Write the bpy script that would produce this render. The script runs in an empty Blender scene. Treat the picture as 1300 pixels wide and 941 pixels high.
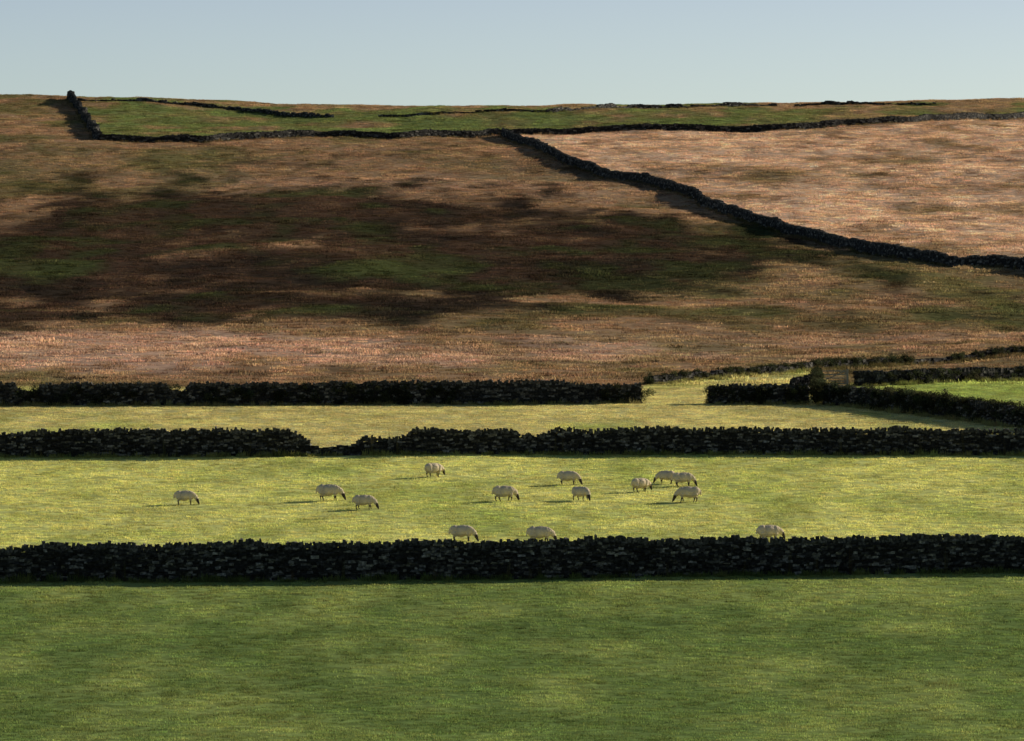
import bpy, math, numpy as np
from mathutils import Vector, Matrix
ZOOM=None
rng=np.random.RandomState(11)
SC=bpy.context.scene
def link(o): SC.collection.objects.link(o); return o
def sst(a,b,v):
    t=np.clip((v-a)/(b-a),0,1); return t*t*(3-2*t)
# ------------------------------------------------------------ terrain height
KY=[-3000,-400,-100,-10,0,10,60,150,216,250,282,350,400,450,560,650,800,950,1080,1200,1320,1370,1450,1600,2200,4000,9000]
KZ=[-30,-12,-2.2,-1.75,-1.75,-2.2,-8.5,-14.8,-16.2,-14.7,-13.05,-8.63,-6.37,-4.8,-1.55,2.7,11.1,22.4,33.2,41.0,48.8,50.8,52,51,46,40,30]
_yy=np.arange(-3000,9001,2.0); _zz=np.interp(_yy,KY,KZ)
_k=np.exp(-0.5*(np.arange(-15,16)*2/9.0)**2); _k/=_k.sum()
_zs=np.convolve(np.pad(_zz,15,mode='edge'),_k,'valid')
_tab=np.random.RandomState(7).rand(256,256)
def vn(x,y):
    xi=np.floor(x).astype(int); yi=np.floor(y).astype(int); fx=x-xi; fy=y-yi
    fx=fx*fx*(3-2*fx); fy=fy*fy*(3-2*fy)
    a=_tab[xi&255,yi&255];b=_tab[(xi+1)&255,yi&255];c=_tab[xi&255,(yi+1)&255];d=_tab[(xi+1)&255,(yi+1)&255]
    return (a*(1-fx)+b*fx)*(1-fy)+(c*(1-fx)+d*fx)*fy
def fbm(x,y,s,o=4,ox=0.0):
    x=x/s+ox;y=y/s+ox*1.7;v=0;a=.5;t=0
    for i in range(o):
        v=v+a*vn(x,y);t+=a;x=x*2.03+11.3;y=y*2.03+5.7;a*=.5
    return v/t
HOL=[(-25,1052,9,9,-1.3),(46,596,5,7,-0.9),(-31,790,8,9,-1.2),(-52,1165,7,8,1.3),(-78,1195,7,9,-1.3),(-8,700,6,9,-.6),(20,880,8,9,-.7)]
def terrain(x,y):
    x=np.asarray(x,float);y=np.asarray(y,float)
    z=np.interp(y,_yy,_zs)
    z=z+np.interp(x,[-400,-119,-90,-55,0,30,80,119,400],[2.5,1.4,1.0,-.7,-.2,.3,.8,.2,1])*sst(950,1300,y)
    h=sst(415,520,y)
    z=z+h*((fbm(x,y,70,2,3.1)-.5)*2.6+(fbm(x,y*.7,16,3,8.2)-.5)*1.3+(fbm(x,y*.5,5,2,2.7)-.5)*.45)+(1-h)*(fbm(x,y,14,3,5.5)-.5)*.25
    for a,b,rx,ry,d in HOL:
        z=z+d*np.exp(-((x-a)/rx)**2-((y-b)/ry)**2)
    return z
def T(x,y): return float(terrain(x,y))
# ------------------------------------------------------------ paths of walls (world metres)
W1=[(-60,277.5),(-27.4,278.8),(-21.3,279.8),(-5.8,280.5),(0,281),(5.9,282.2),(13.7,283.2),(25.6,284.2),(60,287)]
W2=[(-70,350),(-34.4,350.2),(-12.1,350.5),(2.4,351.8),(12.2,351.5),(31.6,351),(70,349)]
W3=[(-80,398),(-39.3,399.8),(-31.9,400.8),(-21.7,401.2),(-8.4,403),(9.8,403)]
W3R=[(13.3,402.2),(17.2,402),(21.7,401.8)]
HED=[(21.7,402),(24.8,398),(29.4,386),(33.9,377),(38.2,368),(48,352)]
E1=[(10.2,434),(18.6,447),(26.2,461),(34.9,475),(43.6,484),(51.2,493),(70,515)]
E2=[(25.4,430),(29.9,432),(39.7,441),(46.4,447),(65,462)]
E2B=[(20.5,418),(23.0,430)]
DIAG=[(-1.5,1126),(7,1014),(19.6,944),(28.4,893),(35.2,819),(41.9,775),(45.4,729),(53.2,699),(61.5,683),(69.3,668),(95,640)]
TOP=[(-78,1074),(-59.9,1082),(-38.3,1106),(-23.1,1111),(-4.7,1128),(0,1130),(23.7,1140),(55.6,1147),(80.9,1168),(109.3,1215),(129.3,1245),(170,1290)]
STE=[(-104,1340),(-100.6,1298),(-93.7,1241),(-82.7,1122),(-78,1074)]
CR1=[(-100.6,1318),(-79.4,1303),(-63.1,1302),(-39.4,1238)]
CR2=[(-28.9,1228),(-8.6,1235),(8.6,1241),(26.6,1281),(60.6,1307)]
CR3=[(64.3,1308),(98.2,1313)]
def px(path,y): # x of path as function of y
    p=sorted([(b,a) for a,b in path]); return np.interp(y,[q[0] for q in p],[q[1] for q in p])
def py(path,x):
    p=sorted(path); return np.interp(x,[q[0] for q in p],[q[1] for q in p])
# ------------------------------------------------------------ ground colours
GAIN=1.0
def L(r,g,b):
    c=np.array([r,g,b])/255.; return np.where(c<.04045,c/12.92,((c+.055)/1.055)**2.4)*GAIN
def mix(a,b,t): t=np.clip(t,0,1)[...,None]; return a*(1-t)+b*t
def ell(x,y,cx,cy,rx,ry): return 1-np.sqrt(((x-cx)/rx)**2+((y-cy)/ry)**2)
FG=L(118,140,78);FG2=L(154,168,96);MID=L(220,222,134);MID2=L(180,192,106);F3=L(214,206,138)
TAN=L(168,138,106);PINK=L(208,172,146);OLI=L(124,117,77);GRN=L(104,116,68);BRN=L(80,63,51);BRN2=L(48,43,38);RTAN=L(228,193,160)
def albedo(x,y):
    ym=y*.3
    n1=fbm(x,y*.35,2.6,4,1.3);n2=fbm(x,ym,22,5,7.7);n3=fbm(x,ym,9,5,4.2)
    n4=fbm(x,y*.22,5.5,5,12.9)
    nf=fbm(x,y*.45,12,4,4.2)
    one=np.ones(x.shape+(1,))
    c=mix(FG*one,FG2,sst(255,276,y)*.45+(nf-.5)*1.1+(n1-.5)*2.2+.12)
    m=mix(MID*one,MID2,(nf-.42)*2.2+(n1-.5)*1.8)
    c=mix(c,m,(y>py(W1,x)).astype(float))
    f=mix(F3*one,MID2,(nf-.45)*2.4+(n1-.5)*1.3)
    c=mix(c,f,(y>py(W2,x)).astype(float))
    # moor
    w=(n2-.5)*2; w1=(n1-.5)*2;w3=(n3-.5)*2;w4=(n4-.5)*2
    m=mix(TAN*one,OLI,.45+w*1.2+w3*1.0+w1*.5)
    m=mix(m,BRN,sst(.0,.6,w4*.9+w1*.8-.02)*.6)
    m=mix(m,PINK,sst(0,.5,ell(x,y,-42,500,62,62)+w3*.6+w4*.3)*.8)
    m=mix(m,PINK,sst(0,.6,ell(x,y,30,540,40,22)+w3*.9)*.3)
    m=mix(m,OLI*.65,sst(0,.5,ell(x,y,32,590,46,34)+w3*.7+w4*.3)*.65)
    m=mix(m,PINK*.9,sst(0,.6,ell(x,y,-20,930,60,60)+w3*1.1)*.3)
    m=mix(m,OLI*.8,sst(0,.5,ell(x,y,-75,930,45,45)+w3*.8)*.6)
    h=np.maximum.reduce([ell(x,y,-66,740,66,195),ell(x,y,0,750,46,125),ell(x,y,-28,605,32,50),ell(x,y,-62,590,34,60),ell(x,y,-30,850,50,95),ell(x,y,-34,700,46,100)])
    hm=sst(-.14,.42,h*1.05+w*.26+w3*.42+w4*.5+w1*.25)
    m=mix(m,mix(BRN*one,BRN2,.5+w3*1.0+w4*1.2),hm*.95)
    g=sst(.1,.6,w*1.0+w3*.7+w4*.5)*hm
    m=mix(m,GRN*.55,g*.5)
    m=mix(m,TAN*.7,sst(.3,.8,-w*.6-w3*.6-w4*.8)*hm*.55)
    for a,b,rx,ry in [(-17,700,7,20),(-38,745,11,22),(-25,590,10,22),(-60,700,14,18),(20,600,12,20),(50,600,14,30),(-30,905,20,20),(-48,600,9,18)]:
        m=mix(m,GRN*.75,sst(0,.8,ell(x,y,a,b,rx,ry)+w3*.7+w4*.6)*.5)
    for a,b,rx,ry,d in HOL:
        if d<0: m=mix(m,GRN*.7,sst(0,1,ell(x,y,a,b,rx*.9,ry*.9))*.7)
    r=mix(RTAN*one,TAN,.25+w3*1.0+w1*.8+w4*.5); r=mix(r,OLI,sst(.1,.7,w*.6+w3*.8)*.5)
    m=mix(m,r,(x>px(DIAG,y)).astype(float))
    up=mix(GRN*1.35*one,OLI*1.2,.35+w3*1.4+w4*.6+sst(20,90,x)*.5)
    up=mix(up,TAN*1.1,sst(.1,.7,w3*.8+w4*.7+sst(30,100,x)*.2+sst(1260,1340,y)*.45)*.8)
    m=mix(m,up,(y>py(TOP,x)).astype(float)*(x>px(STE,y)))
    lf=mix(TAN*one,OLI,.5+w3*1.5)
    m=mix(m,lf,((x<px(STE,y))&(y>1074)).astype(float))
    edge=np.where(x<10,428,np.where(x<24,py(E1,x),py(E2,x)))
    c=mix(c,m,sst(-2.5,2.5,y-edge+w1*2))
    gs=((y>py(HED,x))&(x>25)).astype(float)*(1-sst(-2.5,2.5,y-edge+w1*2))
    c=mix(c,L(164,184,100),gs*.8)
    return c
# ------------------------------------------------------------ mesh helpers
def mesh_from(name,v,f,mat=None,attrs=None,smooth=False):
    v=np.asarray(v,np.float32); f=np.asarray(f,np.int32)
    me=bpy.data.meshes.new(name); me.vertices.add(len(v)); me.vertices.foreach_set('co',v.ravel())
    if len(f):
        k=f.shape[1]; me.loops.add(f.size); me.loops.foreach_set('vertex_index',f.ravel())
        me.polygons.add(len(f)); me.polygons.foreach_set('loop_start',np.arange(0,f.size,k,dtype=np.int32))
        me.polygons.foreach_set('loop_total',np.full(len(f),k,np.int32))
        me.polygons.foreach_set('use_smooth',np.full(len(f),smooth))
    me.update(calc_edges=True)
    for n,(t,d) in (attrs or {}).items():
        a=me.attributes.new(n,t,'POINT'); key={'FLOAT':'value','FLOAT_COLOR':'color','FLOAT_VECTOR':'vector'}[t]
        a.data.foreach_set(key,np.asarray(d,np.float32).ravel())
    if mat: me.materials.append(mat)
    return me
def rgba(c): return np.concatenate([c,np.ones((len(c),1))],1)
# ------------------------------------------------------------ materials
def newmat(n):
    m=bpy.data.materials.new(n); m.use_nodes=True; nt=m.node_tree
    for x in list(nt.nodes): nt.nodes.remove(x)
    o=nt.nodes.new('ShaderNodeOutputMaterial'); return m,nt,o
def nd(nt,t,**k):
    n=nt.nodes.new(t)
    for a,b in k.items(): setattr(n,a,b)
    return n
def attr(nt,name,typ='GEOMETRY'): return nd(nt,'ShaderNodeAttribute',attribute_name=name,attribute_type=typ)
def mulc(nt,a,b):
    m=nd(nt,'ShaderNodeMix',data_type='RGBA',blend_type='MULTIPLY'); m.inputs[0].default_value=1
    nt.links.new(a,m.inputs[6]); nt.links.new(b,m.inputs[7]); return m.outputs[2]
def grass_mat(name,trans):
    m,nt,o=newmat(name)
    a=attr(nt,'gcol','INSTANCER'); b=attr(nt,'bv')
    c=mulc(nt,a.outputs['Color'],b.outputs['Color'])
    d=nd(nt,'ShaderNodeBsdfDiffuse'); t=nd(nt,'ShaderNodeBsdfTranslucent'); mx=nd(nt,'ShaderNodeMixShader')
    mx.inputs[0].default_value=trans
    nt.links.new(c,d.inputs[0]); nt.links.new(c,t.inputs[0]); nt.links.new(d.outputs[0],mx.inputs[1]); nt.links.new(t.outputs[0],mx.inputs[2])
    nt.links.new(mx.outputs[0],o.inputs[0]); return m
MG=grass_mat('grass_blades',.5)
def ground_mat():
    m,nt,o=newmat('ground_turf')
    a=attr(nt,'gcol'); tc=nd(nt,'ShaderNodeNewGeometry')
    n=nd(nt,'ShaderNodeTexNoise'); n.inputs['Scale'].default_value=1.3; n.inputs['Detail'].default_value=6
    nt.links.new(tc.outputs['Position'],n.inputs['Vector'])
    r=nd(nt,'ShaderNodeMapRange'); r.inputs[1].default_value=.3;r.inputs[2].default_value=.7;r.inputs[3].default_value=.6;r.inputs[4].default_value=1.3
    nt.links.new(n.outputs['Fac'],r.inputs[0])
    c=mulc(nt,a.outputs['Color'],r.outputs[0])
    bp=nd(nt,'ShaderNodeBump'); bp.inputs['Strength'].default_value=.6; bp.inputs['Distance'].default_value=.15
    nt.links.new(n.outputs['Fac'],bp.inputs['Height'])
    d=nd(nt,'ShaderNodeBsdfDiffuse'); nt.links.new(c,d.inputs[0]); nt.links.new(bp.outputs[0],d.inputs['Normal'])
    nt.links.new(d.outputs[0],o.inputs[0]); return m
def stone_mat():
    m,nt,o=newmat('drystone_limestone')
    a=attr(nt,'sv'); tc=nd(nt,'ShaderNodeNewGeometry')
    n=nd(nt,'ShaderNodeTexNoise'); n.inputs['Scale'].default_value=7; n.inputs['Detail'].default_value=6
    nt.links.new(tc.outputs['Position'],n.inputs['Vector'])
    r=nd(nt,'ShaderNodeValToRGB'); e=r.color_ramp.elements
    e[0].position=.3;e[0].color=(.03,.03,.024,1); e[1].position=.72;e[1].color=(.16,.15,.125,1)
    k=e.new(.5); k.color=(.06,.057,.046,1)
    nt.links.new(n.outputs['Fac'],r.inputs[0])
    c=mulc(nt,r.outputs[0],a.outputs['Color'])
    d=nd(nt,'ShaderNodeBsdfPrincipled'); d.inputs['Roughness'].default_value=.9; d.inputs['Specular IOR Level'].default_value=.2
    nt.links.new(c,d.inputs['Base Color'])
    bp=nd(nt,'ShaderNodeBump'); bp.inputs['Strength'].default_value=.7; bp.inputs['Distance'].default_value=.03
    nt.links.new(n.outputs['Fac'],bp.inputs['Height']); nt.links.new(bp.outputs[0],d.inputs['Normal'])
    nt.links.new(d.outputs[0],o.inputs[0]); return m
MGR=ground_mat(); MST=stone_mat()
# ------------------------------------------------------------ ground sheet
xs=np.unique(np.concatenate([-np.geomspace(175,4500,26)[::-1],np.arange(-172,173,1.25),np.geomspace(175,4500,26)]))
ys=np.unique(np.concatenate([np.arange(-3000,0,300),np.arange(0,185,8),np.arange(185,460,1.),np.arange(460,1460,1.6),np.geomspace(1470,8900,30)]))
X,Y=np.meshgrid(xs,ys); x=X.ravel();y=Y.ravel(); z=terrain(x,y)
nx=len(xs);ny=len(ys); i=np.arange((ny-1)*nx).reshape(ny-1,nx)[:,:-1].ravel()
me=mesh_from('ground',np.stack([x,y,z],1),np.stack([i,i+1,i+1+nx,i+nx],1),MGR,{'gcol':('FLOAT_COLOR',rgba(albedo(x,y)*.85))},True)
link(bpy.data.objects.new('ground',me))
# ------------------------------------------------------------ grass tufts
def tuft(name,R,n,h0,h1,w,lean,seed,mat):
    r=np.random.RandomState(seed); v=[];f=[];b=[]
    for k in range(n):
        rr=R*math.sqrt(r.rand());t=r.rand()*6.283; cx,cy=rr*math.cos(t),rr*math.sin(t)
        h=h0+(h1-h0)*r.rand()**1.5; a=r.rand()*6.283; ww=w*(.6+.8*r.rand()); dx,dy=math.cos(a)*ww/2,math.sin(a)*ww/2
        l=lean*h*r.rand(); la=r.rand()*6.283; ox,oy=math.cos(la)*l,math.sin(la)*l
        q=len(v); v+=[(cx-dx,cy-dy,-.04),(cx+dx,cy+dy,-.04),(cx+dx*.8+ox*.4,cy+dy*.8+oy*.4,h*.55),(cx-dx*.8+ox*.4,cy-dy*.8+oy*.4,h*.55),(cx+ox,cy+oy,h)]
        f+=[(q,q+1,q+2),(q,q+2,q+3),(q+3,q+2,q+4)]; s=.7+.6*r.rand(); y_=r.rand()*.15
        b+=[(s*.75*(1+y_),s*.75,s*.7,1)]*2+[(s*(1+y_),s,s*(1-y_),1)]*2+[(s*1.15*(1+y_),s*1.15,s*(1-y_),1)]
    me=mesh_from(name,v,f,mat,{'bv':('FLOAT_COLOR',b)}); return bpy.data.objects.new(name,me)
def coll(name,objs):
    c=bpy.data.collections.new(name)
    for o in objs: c.objects.link(o)
    return c
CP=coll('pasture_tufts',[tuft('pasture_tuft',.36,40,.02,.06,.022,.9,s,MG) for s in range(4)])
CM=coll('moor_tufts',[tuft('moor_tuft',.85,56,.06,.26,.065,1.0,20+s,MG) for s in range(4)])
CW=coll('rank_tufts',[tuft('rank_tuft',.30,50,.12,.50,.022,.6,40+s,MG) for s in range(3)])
def scatter(name,pts,col,scale,c):
    n=len(pts)
    rot=np.zeros((n,3)); rot[:,2]=rng.rand(n)*6.283; rot[:,:2]=rng.randn(n,2)*.05
    me=mesh_from(name,pts,np.zeros((0,3)),None,{'gcol':('FLOAT_COLOR',rgba(col)),'sc':('FLOAT_VECTOR',scale),'rt':('FLOAT_VECTOR',rot)})
    o=link(bpy.data.objects.new(name,me))
    g=bpy.data.node_groups.new(name,'GeometryNodeTree')
    g.interface.new_socket('Geometry',in_out='INPUT',socket_type='NodeSocketGeometry'); g.interface.new_socket('Geometry',in_out='OUTPUT',socket_type='NodeSocketGeometry')
    a=g.nodes.new('NodeGroupInput');b=g.nodes.new('NodeGroupOutput')
    ip=g.nodes.new('GeometryNodeInstanceOnPoints'); ci=g.nodes.new('GeometryNodeCollectionInfo'); ci.inputs[0].default_value=c
    ci.inputs['Separate Children'].default_value=True; ci.inputs['Reset Children'].default_value=True
    ip.inputs['Pick Instance'].default_value=True
    s=g.nodes.new('GeometryNodeInputNamedAttribute'); s.data_type='FLOAT_VECTOR'; s.inputs[0].default_value='sc'
    r=g.nodes.new('GeometryNodeInputNamedAttribute'); r.data_type='FLOAT_VECTOR'; r.inputs[0].default_value='rt'
    lk=g.links.new; lk(a.outputs[0],ip.inputs['Points']); lk(ci.outputs[0],ip.inputs['Instance'])
    lk(r.outputs[0],ip.inputs['Rotation']); lk(s.outputs[0],ip.inputs['Scale']); lk(ip.outputs[0],b.inputs[0])
    m=o.modifiers.new('scatter','NODES'); m.node_group=g; return o
def rand_pts(n,y0,y1,kx,mx):
    y=y0+(y1-y0)*rng.rand(int(n*1.0)); w=kx*y+mx
    keep=rng.rand(len(y))<w/(kx*y1+mx); y=y[keep]; w=w[keep]; x=(rng.rand(len(y))*2-1)*w
    return x,y
def vary(c,n,a=.18):
    k=1+a*rng.randn(n,1); return np.clip(c*k*(1+.05*rng.randn(n,3)),.005,.95)
x,y=rand_pts(110000,203,440,.1,5)
c=albedo(x,y); n=len(x); big=fbm(x,y,1.6,2,2.2); s=(.5+1.0*big+.3*rng.rand(n))
k=(.45+1.1*fbm(x,y*.5,1.8,3,9.1))[:,None]
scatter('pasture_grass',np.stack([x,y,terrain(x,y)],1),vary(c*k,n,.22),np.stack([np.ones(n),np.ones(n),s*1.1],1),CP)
x,y=rand_pts(150000,432,1420,.1,8)
c=albedo(x,y); n=len(x); cl=fbm(x,y*.4,4,3,6.2); s=.6+.9*cl
k=(.35+1.3*fbm(x,y*.3,2.5,3,1.1))[:,None]
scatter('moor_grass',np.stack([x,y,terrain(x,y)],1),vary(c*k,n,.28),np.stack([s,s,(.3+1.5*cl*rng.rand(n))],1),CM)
# ------------------------------------------------------------ dry stone walls
UB=np.array([(-1,-1,-1),(1,-1,-1),(1,1,-1),(-1,1,-1),(-1,-1,1),(1,-1,1),(1,1,1),(-1,1,1)],float)*.5
UF=np.array([(0,3,2,1),(4,5,6,7),(0,1,5,4),(1,2,6,5),(2,3,7,6),(3,0,4,7)])
def sample(path,step):
    P=np.array(path,float); d=np.r_[0,np.cumsum(np.hypot(*np.diff(P,axis=0).T))]
    # smooth resample
    s=np.arange(0,d[-1],.5); xx=np.interp(s,d,P[:,0]);yy=np.interp(s,d,P[:,1])
    return s,xx,yy,d[-1]
def wall(path,hf,sl=.27,sh=.115,th=(.75,.42),cope=.2,name='dry_stone_wall',wob=.25,seed=0,dark=1.0):
    r=np.random.RandomState(seed+100); s,xx,yy,Ln=sample(path,.5)
    kk=np.ones(9)/9; 
    xx=np.convolve(np.pad(xx,4,mode='edge'),kk,'valid')+ (fbm(s,s*0,9,2,seed*.37)-.5)*wob*2
    yy=np.convolve(np.pad(yy,4,mode='edge'),kk,'valid')+ (fbm(s,s*0,7,2,seed*.77+3)-.5)*wob*2
    tx=np.gradient(xx);ty=np.gradient(yy);l=np.hypot(tx,ty);tx/=l;ty/=l
    S=[];Z=[];Lh=[];Hh=[];Th=[];Tl=[];K=[]
    nc=int(3.2/sh)
    for c in range(nc):
        n=int(Ln/sl*1.15)+2; le=sl*(.5+1.0*r.rand(n)); p=np.cumsum(le)-le/2+r.rand()*sl; ok=p<Ln; p=p[ok];le=le[ok]
        hx=hf(p); zc=(c+.5)*sh
        ok=zc<hx-cope*.45; p=p[ok];le=le[ok];hx=hx[ok]
        f=np.clip(zc/np.maximum(hx,.5),0,1)
        S.append(p);Z.append(zc+r.randn(len(p))*.02);Lh.append(le*1.05);Hh.append(np.full(len(p),sh*1.08)*(.85+.3*r.rand(len(p))))
        Th.append((th[0]*(1-f)+th[1]*f)*(.9+.25*r.rand(len(p)))); Tl.append(r.randn(len(p))*.08);K.append(.3+3.0*r.rand(len(p))**5)
    n=int(Ln/(sl*.36)); p=(np.arange(n)+r.rand(n)*.5)*sl*.36; ok=(p<Ln)&(r.rand(n)<.95)&(hf(p)>.9); p=p[ok];n=len(p)
    ch=cope*(.8+1.0*r.rand(n)); S.append(p);Z.append(hf(p)-cope*.85+ch*.5);Lh.append(sl*.5*(.7+.7*r.rand(n)));Hh.append(ch);Th.append(th[1]*(.8+.35*r.rand(n)));Tl.append(r.randn(n)*.22);K.append(.5+1.1*r.rand(n))
    n=int(Ln*.25); p=r.rand(n)*Ln; S.append(p);Z.append(np.full(n,.05));Lh.append(sl*(.5+.5*r.rand(n)));Hh.append(sh*(.8+.5*r.rand(n)));Th.append(th[0]*.3*np.ones(n));Tl.append(r.randn(n)*.3);K.append(.6+1.0*r.rand(n))
    off=np.concatenate([np.zeros(sum(map(len,S[:-1]))),(r.choice([-1,1],n))*(th[0]*.5+.1+.5*r.rand(n)**2)])
    S,Z,Lh,Hh,Th,Tl,K=map(np.concatenate,(S,Z,Lh,Hh,Th,Tl,K)); N=len(S); K=K*dark
    cx=np.interp(S,s,xx);cy=np.interp(S,s,yy);ax=np.interp(S,s,tx);ay=np.interp(S,s,ty)
    gz=terrain(cx-ay*off,cy+ax*off)-.08
    V=UB[None]*(1+r.randn(N,8,3)*.14); V=V*np.stack([Lh,Th,Hh],1)[:,None,:]
    ct,st=np.cos(Tl)[:,None],np.sin(Tl)[:,None]; a=V[:,:,0]*ct-V[:,:,2]*st; zz=V[:,:,0]*st+V[:,:,2]*ct; b=V[:,:,1]+(off+r.randn(N)*.025)[:,None]
    W=np.stack([cx[:,None]+a*ax[:,None]-b*ay[:,None],cy[:,None]+a*ay[:,None]+b*ax[:,None],(gz+Z)[:,None]+zz],2).reshape(-1,3)
    Fc=(UF[None]+np.arange(N)[:,None,None]*8).reshape(-1,4)
    kc=np.stack([K,K*(.97+.0*K),K*.92,np.ones(N)],1); kc=np.repeat(kc,8,axis=0)
    g=terrain(xx,yy)-.1; hh=np.maximum(hf(s)-cope*.9,.15); hw=.3*th[1]
    m=len(s); cv=np.concatenate([np.stack([xx-ty*o*hw,yy+tx*o*hw,g+t*hh],1) for o,t in ((-1,0),(-1,1),(1,1),(1,0))])
    j=np.arange(m-1)+len(W); cf=np.concatenate([np.stack([j+q*m,j+1+q*m,j+1+(q+1)*m,j+(q+1)*m],1) for q in range(3)])
    me=mesh_from(name,np.concatenate([W,cv]),np.concatenate([Fc,cf]),MST,{'sv':('FLOAT_COLOR',np.concatenate([kc,np.tile([[.4,.4,.4,1]],(4*m,1))]))})
    return link(bpy.data.objects.new(name,me)),(s,xx,yy,tx,ty)
def hv(base,amp,seed,dips=()):
    def f(p):
        h=base+amp*(fbm(p,p*0+seed,6,3,seed*.31)-.5)*2+amp*1.1*(fbm(p,p*0+seed,1.6,2,seed*.61)-.5)
        for c,w,d in dips: h=h-d*np.exp(-((p-c)/w)**4)
        return h
    return f
PW=[]
wA,q=wall(W1,hv(1.82,.24,1,[(33,3.2,.30)]),seed=1);PW.append((q,1))
wB,q=wall(W2,hv(1.62,.28,2,[(59,2.2,.95),(62.5,1.2,.5),(71.5,1.0,.35),(38,3,.2)]),seed=2);PW.append((q,1))
wC,q=wall(W3,hv(1.62,.16,3,[(46,.8,.6),(56.5,.7,.5),(87.5,3,.35)]),sl=.32,sh=.14,seed=3);PW.append((q,1))
wD,q=wall(W3R,hv(1.35,.15,4),seed=4);PW.append((q,1))
wE,q=wall(HED,hv(1.3,.15,5),seed=5);PW.append((q,1))
wF,q=wall(E1,hv(.75,.15,6),sl=.4,sh=.18,seed=6,dark=.5);PW.append((q,1))
wG,q=wall(E2,hv(1.0,.12,7),sl=.4,sh=.18,seed=7,dark=.6);PW.append((q,1))
wH,q=wall(E2B,hv(.95,.12,8),sl=.4,sh=.18,seed=8,dark=.4);PW.append((q,1))
wI,q=wall(DIAG,hv(1.5,.2,9),sl=.55,sh=.24,th=(.9,.5),wob=.8,seed=9);PW.append((q,2))
wJ,q=wall(TOP,hv(1.3,.2,10),sl=.6,sh=.26,th=(.9,.5),wob=.8,seed=10,dark=.7);PW.append((q,2))
wK,q=wall(STE,hv(1.8,.2,11,[(30,26,-.6)]),sl=.6,sh=.26,th=(.9,.5),wob=.8,seed=11,dark=.8);PW.append((q,2))
wL,q=wall(CR1,hv(.9,.35,12),sl=.6,sh=.22,th=(.9,.5),wob=.8,seed=12);PW.append((q,2))
wM,q=wall(CR2,hv(.8,.4,13),sl=.6,sh=.22,th=(.9,.5),wob=.8,seed=13);PW.append((q,2))
wN,q=wall(CR3,hv(.8,.35,14),sl=.6,sh=.22,th=(.9,.5),wob=.8,seed=14);PW.append((q,2))
X=[];Yv=[];Sx=[]
for (s,xx,yy,tx,ty),kind in PW:
    Ln=s[-1]; n=int(Ln*(9 if kind==1 else 3)); p=rng.rand(n)*Ln; off=rng.choice([-1,1],n)*(.42+np.abs(rng.randn(n))*.35)
    cx=np.interp(p,s,xx);cy=np.interp(p,s,yy);ax=np.interp(p,s,tx);ay=np.interp(p,s,ty)
    X.append(cx-ay*off);Yv.append(cy+ax*off); Sx.append((.45+1.1*fbm(p,p*0,3,2,4.4)*rng.rand(n))*(1 if kind==1 else 1.3))
X=np.concatenate(X);Yv=np.concatenate(Yv);Sx=np.concatenate(Sx);n=len(X)
c=albedo(X,Yv)*.45+L(96,104,56)*.3
scatter('wall_foot_grass',np.stack([X,Yv,terrain(X,Yv)],1),vary(c,n,.2),np.stack([Sx*.5+.6,Sx*.5+.6,Sx],1),CW)
# tall seeding weeds along the nearest walls
n=90; X=(rng.rand(n)*2-1)*32; Yv=np.where(rng.rand(n)<.55,py(W1,X),py(W2,X))+rng.choice([-1,1],n)*(.5+.2*rng.rand(n)); s3=1.6+2.4*rng.rand(n)**2
scatter('tall_weeds',np.stack([X,Yv,terrain(X,Yv)],1),vary(np.tile([[.12,.11,.05]],(n,1)),n,.2),np.stack([.35+0*s3,.35+0*s3,s3],1),CW)
# ------------------------------------------------------------ brambles / scrub over the walls
def leaf_clump(name,seed):
    r=np.random.RandomState(seed); v=[];f=[];b=[]
    for k in range(150):
        d=r.randn(3);d/=np.linalg.norm(d);d*=(r.rand()**.4)*.45*(.7+.6*r.rand()); d[2]*=.8
        a=r.randn(3);a/=np.linalg.norm(a);bb=np.cross(a,r.randn(3));bb/=np.linalg.norm(bb);sz=.04+.05*r.rand()
        q=len(v); v+=[d-a*sz,d+bb*sz*.6,d+a*sz,d-bb*sz*.6]; f.append((q,q+1,q+2,q+3)); s=.6+.8*r.rand(); b+=[(s,s,s,1)]*4
    return bpy.data.objects.new(name,mesh_from(name,v,f,MG,{'bv':('FLOAT_COLOR',b)}))
CB=coll('leaf_clumps',[leaf_clump('leaf_clump',60+i) for i in range(3)])
def scrub(name,path,n,hmax,dens_seed,thr,w=.45):
    s,xx,yy,Ln=sample(path,.5); p=rng.rand(n)*Ln; m=fbm(p,p*0,5,2,dens_seed)
    keep=m>thr; p=p[keep]; m=m[keep]; k=len(p); cx=np.interp(p,s,xx)+rng.randn(k)*.1; cy=np.interp(p,s,yy)+rng.randn(k)*w
    z=terrain(cx,cy)+.15+rng.rand(k)*hmax*(.75+.5*(m-thr))
    sc=.5+.5*rng.rand(k); scatter(name,np.stack([cx,cy,z],1),vary(np.tile([[.05,.055,.025]],(k,1)),k,.3),np.stack([sc,sc,sc],1),CB)
scrub('bramble_hedge',HED,900,1.5,2.2,.2,.6)
scrub('bramble_scrub',W3,900,1.35,5.2,.42,.35)
scrub('bramble_scrub',[(13.3,402.2),(21.7,401.8),(23,430)],420,1.3,3.2,.3,.4)
scrub('bramble_scrub',E2,300,.9,8.2,.4,.4)
scrub('bramble_scrub',E1,600,.6,9.2,.3,.4)  # scrub added to darken this low wall's sunlit face, standing in for shade
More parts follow.
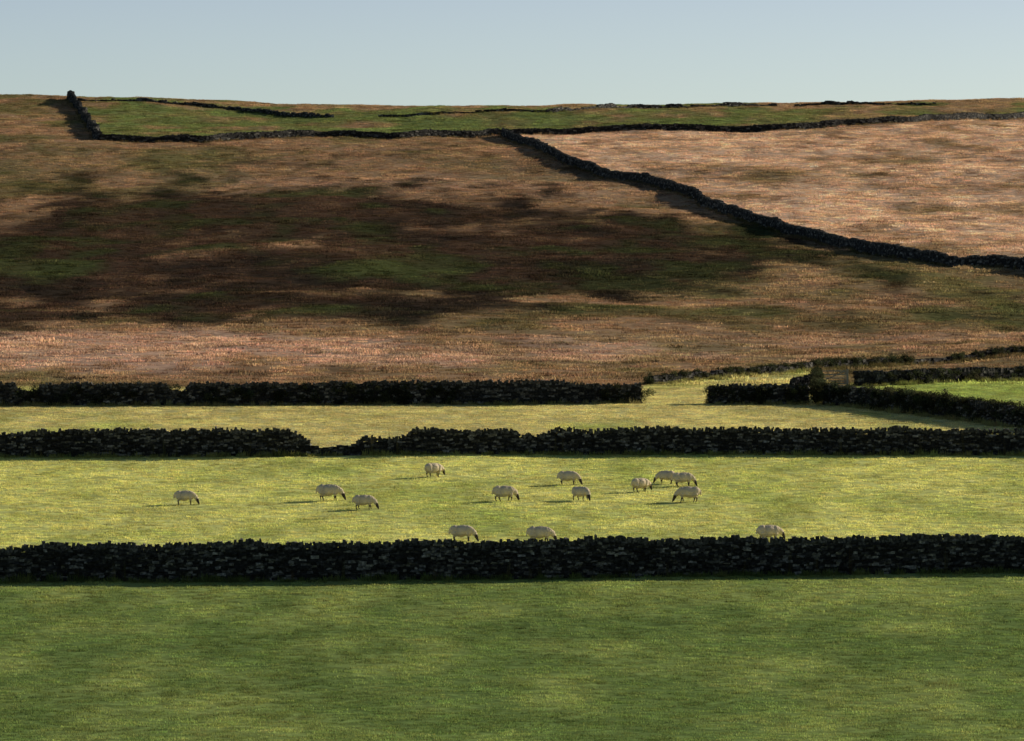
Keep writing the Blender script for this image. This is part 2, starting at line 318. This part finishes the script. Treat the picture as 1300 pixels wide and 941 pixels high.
# ------------------------------------------------------------ field gate
mw,nt,o=newmat('weathered_wood'); d=nd(nt,'ShaderNodeBsdfPrincipled'); d.inputs['Roughness'].default_value=.8
wv=nd(nt,'ShaderNodeTexNoise'); wv.inputs['Scale'].default_value=12; rp=nd(nt,'ShaderNodeValToRGB'); rp.color_ramp.elements[0].color=(.16,.14,.11,1);rp.color_ramp.elements[1].color=(.34,.31,.26,1)
nt.links.new(wv.outputs['Fac'],rp.inputs[0]);nt.links.new(rp.outputs[0],d.inputs['Base Color']);nt.links.new(d.outputs[0],o.inputs[0])
def boxes(name,lst,mat):
    v=[];f=[]
    for (c,s,ry) in lst:
        q=len(v); R=Matrix.Rotation(ry,3,'Y')
        for u in UB: w=R@Vector((u[0]*s[0],u[1]*s[1],u[2]*s[2])); v.append((c[0]+w.x,c[1]+w.y,c[2]+w.z))
        f+=[tuple(a+q for a in ff) for ff in UF]
    return mesh_from(name,v,f,mat)
gl=[((-1.25,0,.65),(.16,.16,1.5),0),((1.25,0,.6),(.16,.16,1.4),0),((-1.08,0,.7),(.07,.05,1.1),0),((1.08,0,.7),(.07,.05,1.1),0)]
gl+=[((0,.0,h),(2.1,.03,.08),0) for h in (.22,.42,.64,.9,1.18)]+[((0,-.04,.7),(2.25,.025,.07),-.42)]
g=link(bpy.data.objects.new('field_gate',boxes('field_gate',gl,mw))); g.location=(24.1,429.8,T(24.1,429.8)-.03); g.rotation_euler[2]=.1
# ------------------------------------------------------------ sheep
ms,nt,o=newmat('sheep_fleece'); a=attr(nt,'fc'); d=nd(nt,'ShaderNodeBsdfPrincipled'); d.inputs['Roughness'].default_value=.95; d.inputs['Specular IOR Level'].default_value=.1
tc=nd(nt,'ShaderNodeTexCoord');n_=nd(nt,'ShaderNodeTexNoise');n_.inputs['Scale'].default_value=22;n_.inputs['Detail'].default_value=4
r_=nd(nt,'ShaderNodeMapRange'); r_.inputs[3].default_value=.7;r_.inputs[4].default_value=1.2
nt.links.new(tc.outputs['Object'],n_.inputs['Vector']);nt.links.new(n_.outputs['Fac'],r_.inputs[0])
nt.links.new(mulc(nt,a.outputs['Color'],r_.outputs[0]),d.inputs['Base Color'])
b_=nd(nt,'ShaderNodeBump');b_.inputs['Strength'].default_value=.5;b_.inputs['Distance'].default_value=.02;nt.links.new(n_.outputs['Fac'],b_.inputs['Height']);nt.links.new(b_.outputs[0],d.inputs['Normal'])
nt.links.new(d.outputs[0],o.inputs[0])
import bmesh
def sheep_mesh(var):
    bm=bmesh.new()
    def sph(c,r):
        if not hasattr(r,'__len__'): r=(r,r,r)
        bmesh.ops.create_icosphere(bm,subdivisions=2,radius=1,matrix=Matrix.Translation(c)@Matrix.Diagonal((r[0],r[1],r[2],1)))
    def chain(ps):
        for (a,ra),(b,rb) in zip(ps[:-1],ps[1:]):
            a=Vector(a);b=Vector(b);n=max(2,int((b-a).length/(.35*min(ra,rb))))
            for k in range(n+1): t=k/n; sph(a.lerp(b,t),ra+(rb-ra)*t)
    v=var
    sph((-.36,0,.54),(.25,.23,.25)); sph((-.05,0,.51),(.38,.27,.27)); sph((.25,0,.52),(.25,.22,.25)); sph((-.08,0,.43),(.32,.23,.22)); sph((.0,0,.64),(.38,.17,.15))
    hy=[0,.10,-.12,.03][v]; hz=[0,.02,.0,.10][v]
    chain([((.34,0,.56),.18),((.52,hy*.4,.46+hz*.3),.13),((.62,hy*.8,.32+hz*.7),.095),((.655,hy,.25+hz),.083)])
    hd=Vector((.66,hy,.24+hz)); mz=Vector((.74,hy*1.3,.055+hz)); md=hd.lerp(mz,.5)
    chain([(hd,.082),(md,.064),(mz,.042)])
    for s in (-1,1):
        e=Vector((.625,hy+s*.075,.30+hz)); chain([(e,.018),(e+Vector((-.02,s*.05,-.0)),.022),(e+Vector((-.03,s*.095,-.02)),.010)])
    chain([((-.57,0,.62),.05),((-.62,0,.50),.045),((-.63,0,.38),.03)])
    st=[(.0,.0,.0,.0),(.10,-.06,.05,-.08),(-.06,.09,-.05,.07),(.04,-.02,-.08,.02)][v]
    for i,s in enumerate((-1,1)):
        o=st[i]; chain([((-.36,s*.11,.42),.14),((-.28+o*.4,s*.125,.33),.09),((-.41+o*.8,s*.12,.235),.038),((-.375+o,s*.12,.075),.026),((-.35+o,s*.12,.022),.034)])
        o=st[i+2]; chain([((.27,s*.11,.42),.11),((.28+o*.4,s*.115,.24),.045),((.28+o*.7,s*.115,.20),.036),((.275+o,s*.115,.075),.024),((.30+o,s*.115,.022),.033)])
    me=bpy.data.meshes.new('tmp'); bm.to_mesh(me); bm.free()
    ob=link(bpy.data.objects.new('tmp',me)); m=ob.modifiers.new('r','REMESH'); m.mode='VOXEL'; m.voxel_size=.014
    m=ob.modifiers.new('s','SMOOTH'); m.iterations=3; m.factor=.5
    dg=bpy.context.evaluated_depsgraph_get(); me2=bpy.data.meshes.new_from_object(ob.evaluated_get(dg)); bpy.data.objects.remove(ob)
    n=len(me2.vertices); co=np.zeros(n*3,np.float32); me2.vertices.foreach_get('co',co); co=co.reshape(-1,3); no=np.zeros(n*3,np.float32); me2.vertices.foreach_get('normal',no); no=no.reshape(-1,3)
    x,y,z=co.T
    dark=np.maximum((np.abs(y)>.07)&(x<.5)&((x<-.2)|(x>.15))&(z<.235),(x>.59)&(z<.35+hz)).astype(float)
    f=(fbm(x+y*1.3,z-y*.7,.05,3,var+.5)-.5)*.04*(1-dark)
    co+=no*f[:,None]; co[:,2]=np.maximum(co[:,2],0); me2.vertices.foreach_set('co',co.ravel())
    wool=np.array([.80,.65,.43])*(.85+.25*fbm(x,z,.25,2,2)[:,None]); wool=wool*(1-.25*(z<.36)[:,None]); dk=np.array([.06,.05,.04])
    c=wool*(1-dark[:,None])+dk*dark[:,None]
    at=me2.attributes.new('fc','FLOAT_COLOR','POINT'); at.data.foreach_set('color',rgba(c).astype(np.float32).ravel())
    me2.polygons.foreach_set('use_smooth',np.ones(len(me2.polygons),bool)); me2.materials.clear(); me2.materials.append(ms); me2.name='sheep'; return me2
SM=[sheep_mesh(i) for i in range(4)]
D=math.radians
SH=[(-18.3,318.8,0,0,1.03),(-10.3,321,-8,1,1.2),(-8.2,316.2,5,2,1.05),(-4.6,336.2,38,3,1.08),(-.4,320.8,12,1,1.14),(3.3,330.8,-6,0,1.05),(3.9,321,-40,2,1.04),(7.4,326.2,35,3,1.05),(8.95,331,150,1,1.0),(9.95,329.6,10,0,1.05),(9.9,320,182,2,1.14),(-2.6,298.8,-6,0,1.12),(1.5,298,0,1,1.16),(13.55,299,15,3,1.14)]
for x,y,a,v,s in SH:
    o=link(bpy.data.objects.new('sheep',SM[v])); o.location=(x,y,T(x,y)-.02); o.rotation_euler=(0,0,D(a)); o.scale=(s,s,s)
# ------------------------------------------------------------ sky, sun, camera
EL,AZ=20,58
w=bpy.data.worlds.new('World'); SC.world=w; w.use_nodes=True; nt=w.node_tree; bg=nt.nodes['Background']
sk=nt.nodes.new('ShaderNodeTexSky'); sk.sky_type='NISHITA'; sk.sun_disc=False; sk.sun_elevation=D(EL); sk.sun_rotation=D(AZ)
g=nt.nodes.new('ShaderNodeTexCoord'); sp=nt.nodes.new('ShaderNodeSeparateXYZ'); rp=nt.nodes.new('ShaderNodeValToRGB')
nt.links.new(g.outputs['Generated'],sp.inputs[0]); nt.links.new(sp.outputs[2],rp.inputs[0])
e=rp.color_ramp.elements; e[0].position=.034; e[0].color=(1.38,1.70,2.38,1); e[1].position=.30; e[1].color=(.7,.75,.85,1)
k=e.new(.058); k.color=(1.16,1.34,1.98,1); k=e.new(.10); k.color=(.95,1.1,1.5,1)
nt.links.new(mulc(nt,sk.outputs[0],rp.outputs[0]),bg.inputs[0]); bg.inputs[1].default_value=.07
s=bpy.data.lights.new('sun','SUN'); s.energy=5; s.angle=D(.5); s.color=(1,.9,.76)
so=link(bpy.data.objects.new('sun',s)); dv=Vector((math.cos(D(EL))*math.sin(D(AZ)),math.cos(D(EL))*math.cos(D(AZ)),math.sin(D(EL))))
so.rotation_euler=(-dv).to_track_quat('-Z','Y').to_euler()
cm=bpy.data.cameras.new('camera'); cm.sensor_width=36; cm.lens=200; cm.clip_start=1; cm.clip_end=20000
co=link(bpy.data.objects.new('camera',cm)); co.rotation_euler=(D(90-.5593),0,0); SC.camera=co
if ZOOM:
    co.rotation_euler=Vector(ZOOM[:3]).to_track_quat('-Z','Y').to_euler(); cm.lens=200*ZOOM[3]
SC.view_settings.view_transform='Standard'; SC.view_settings.look='None'; SC.view_settings.exposure=0
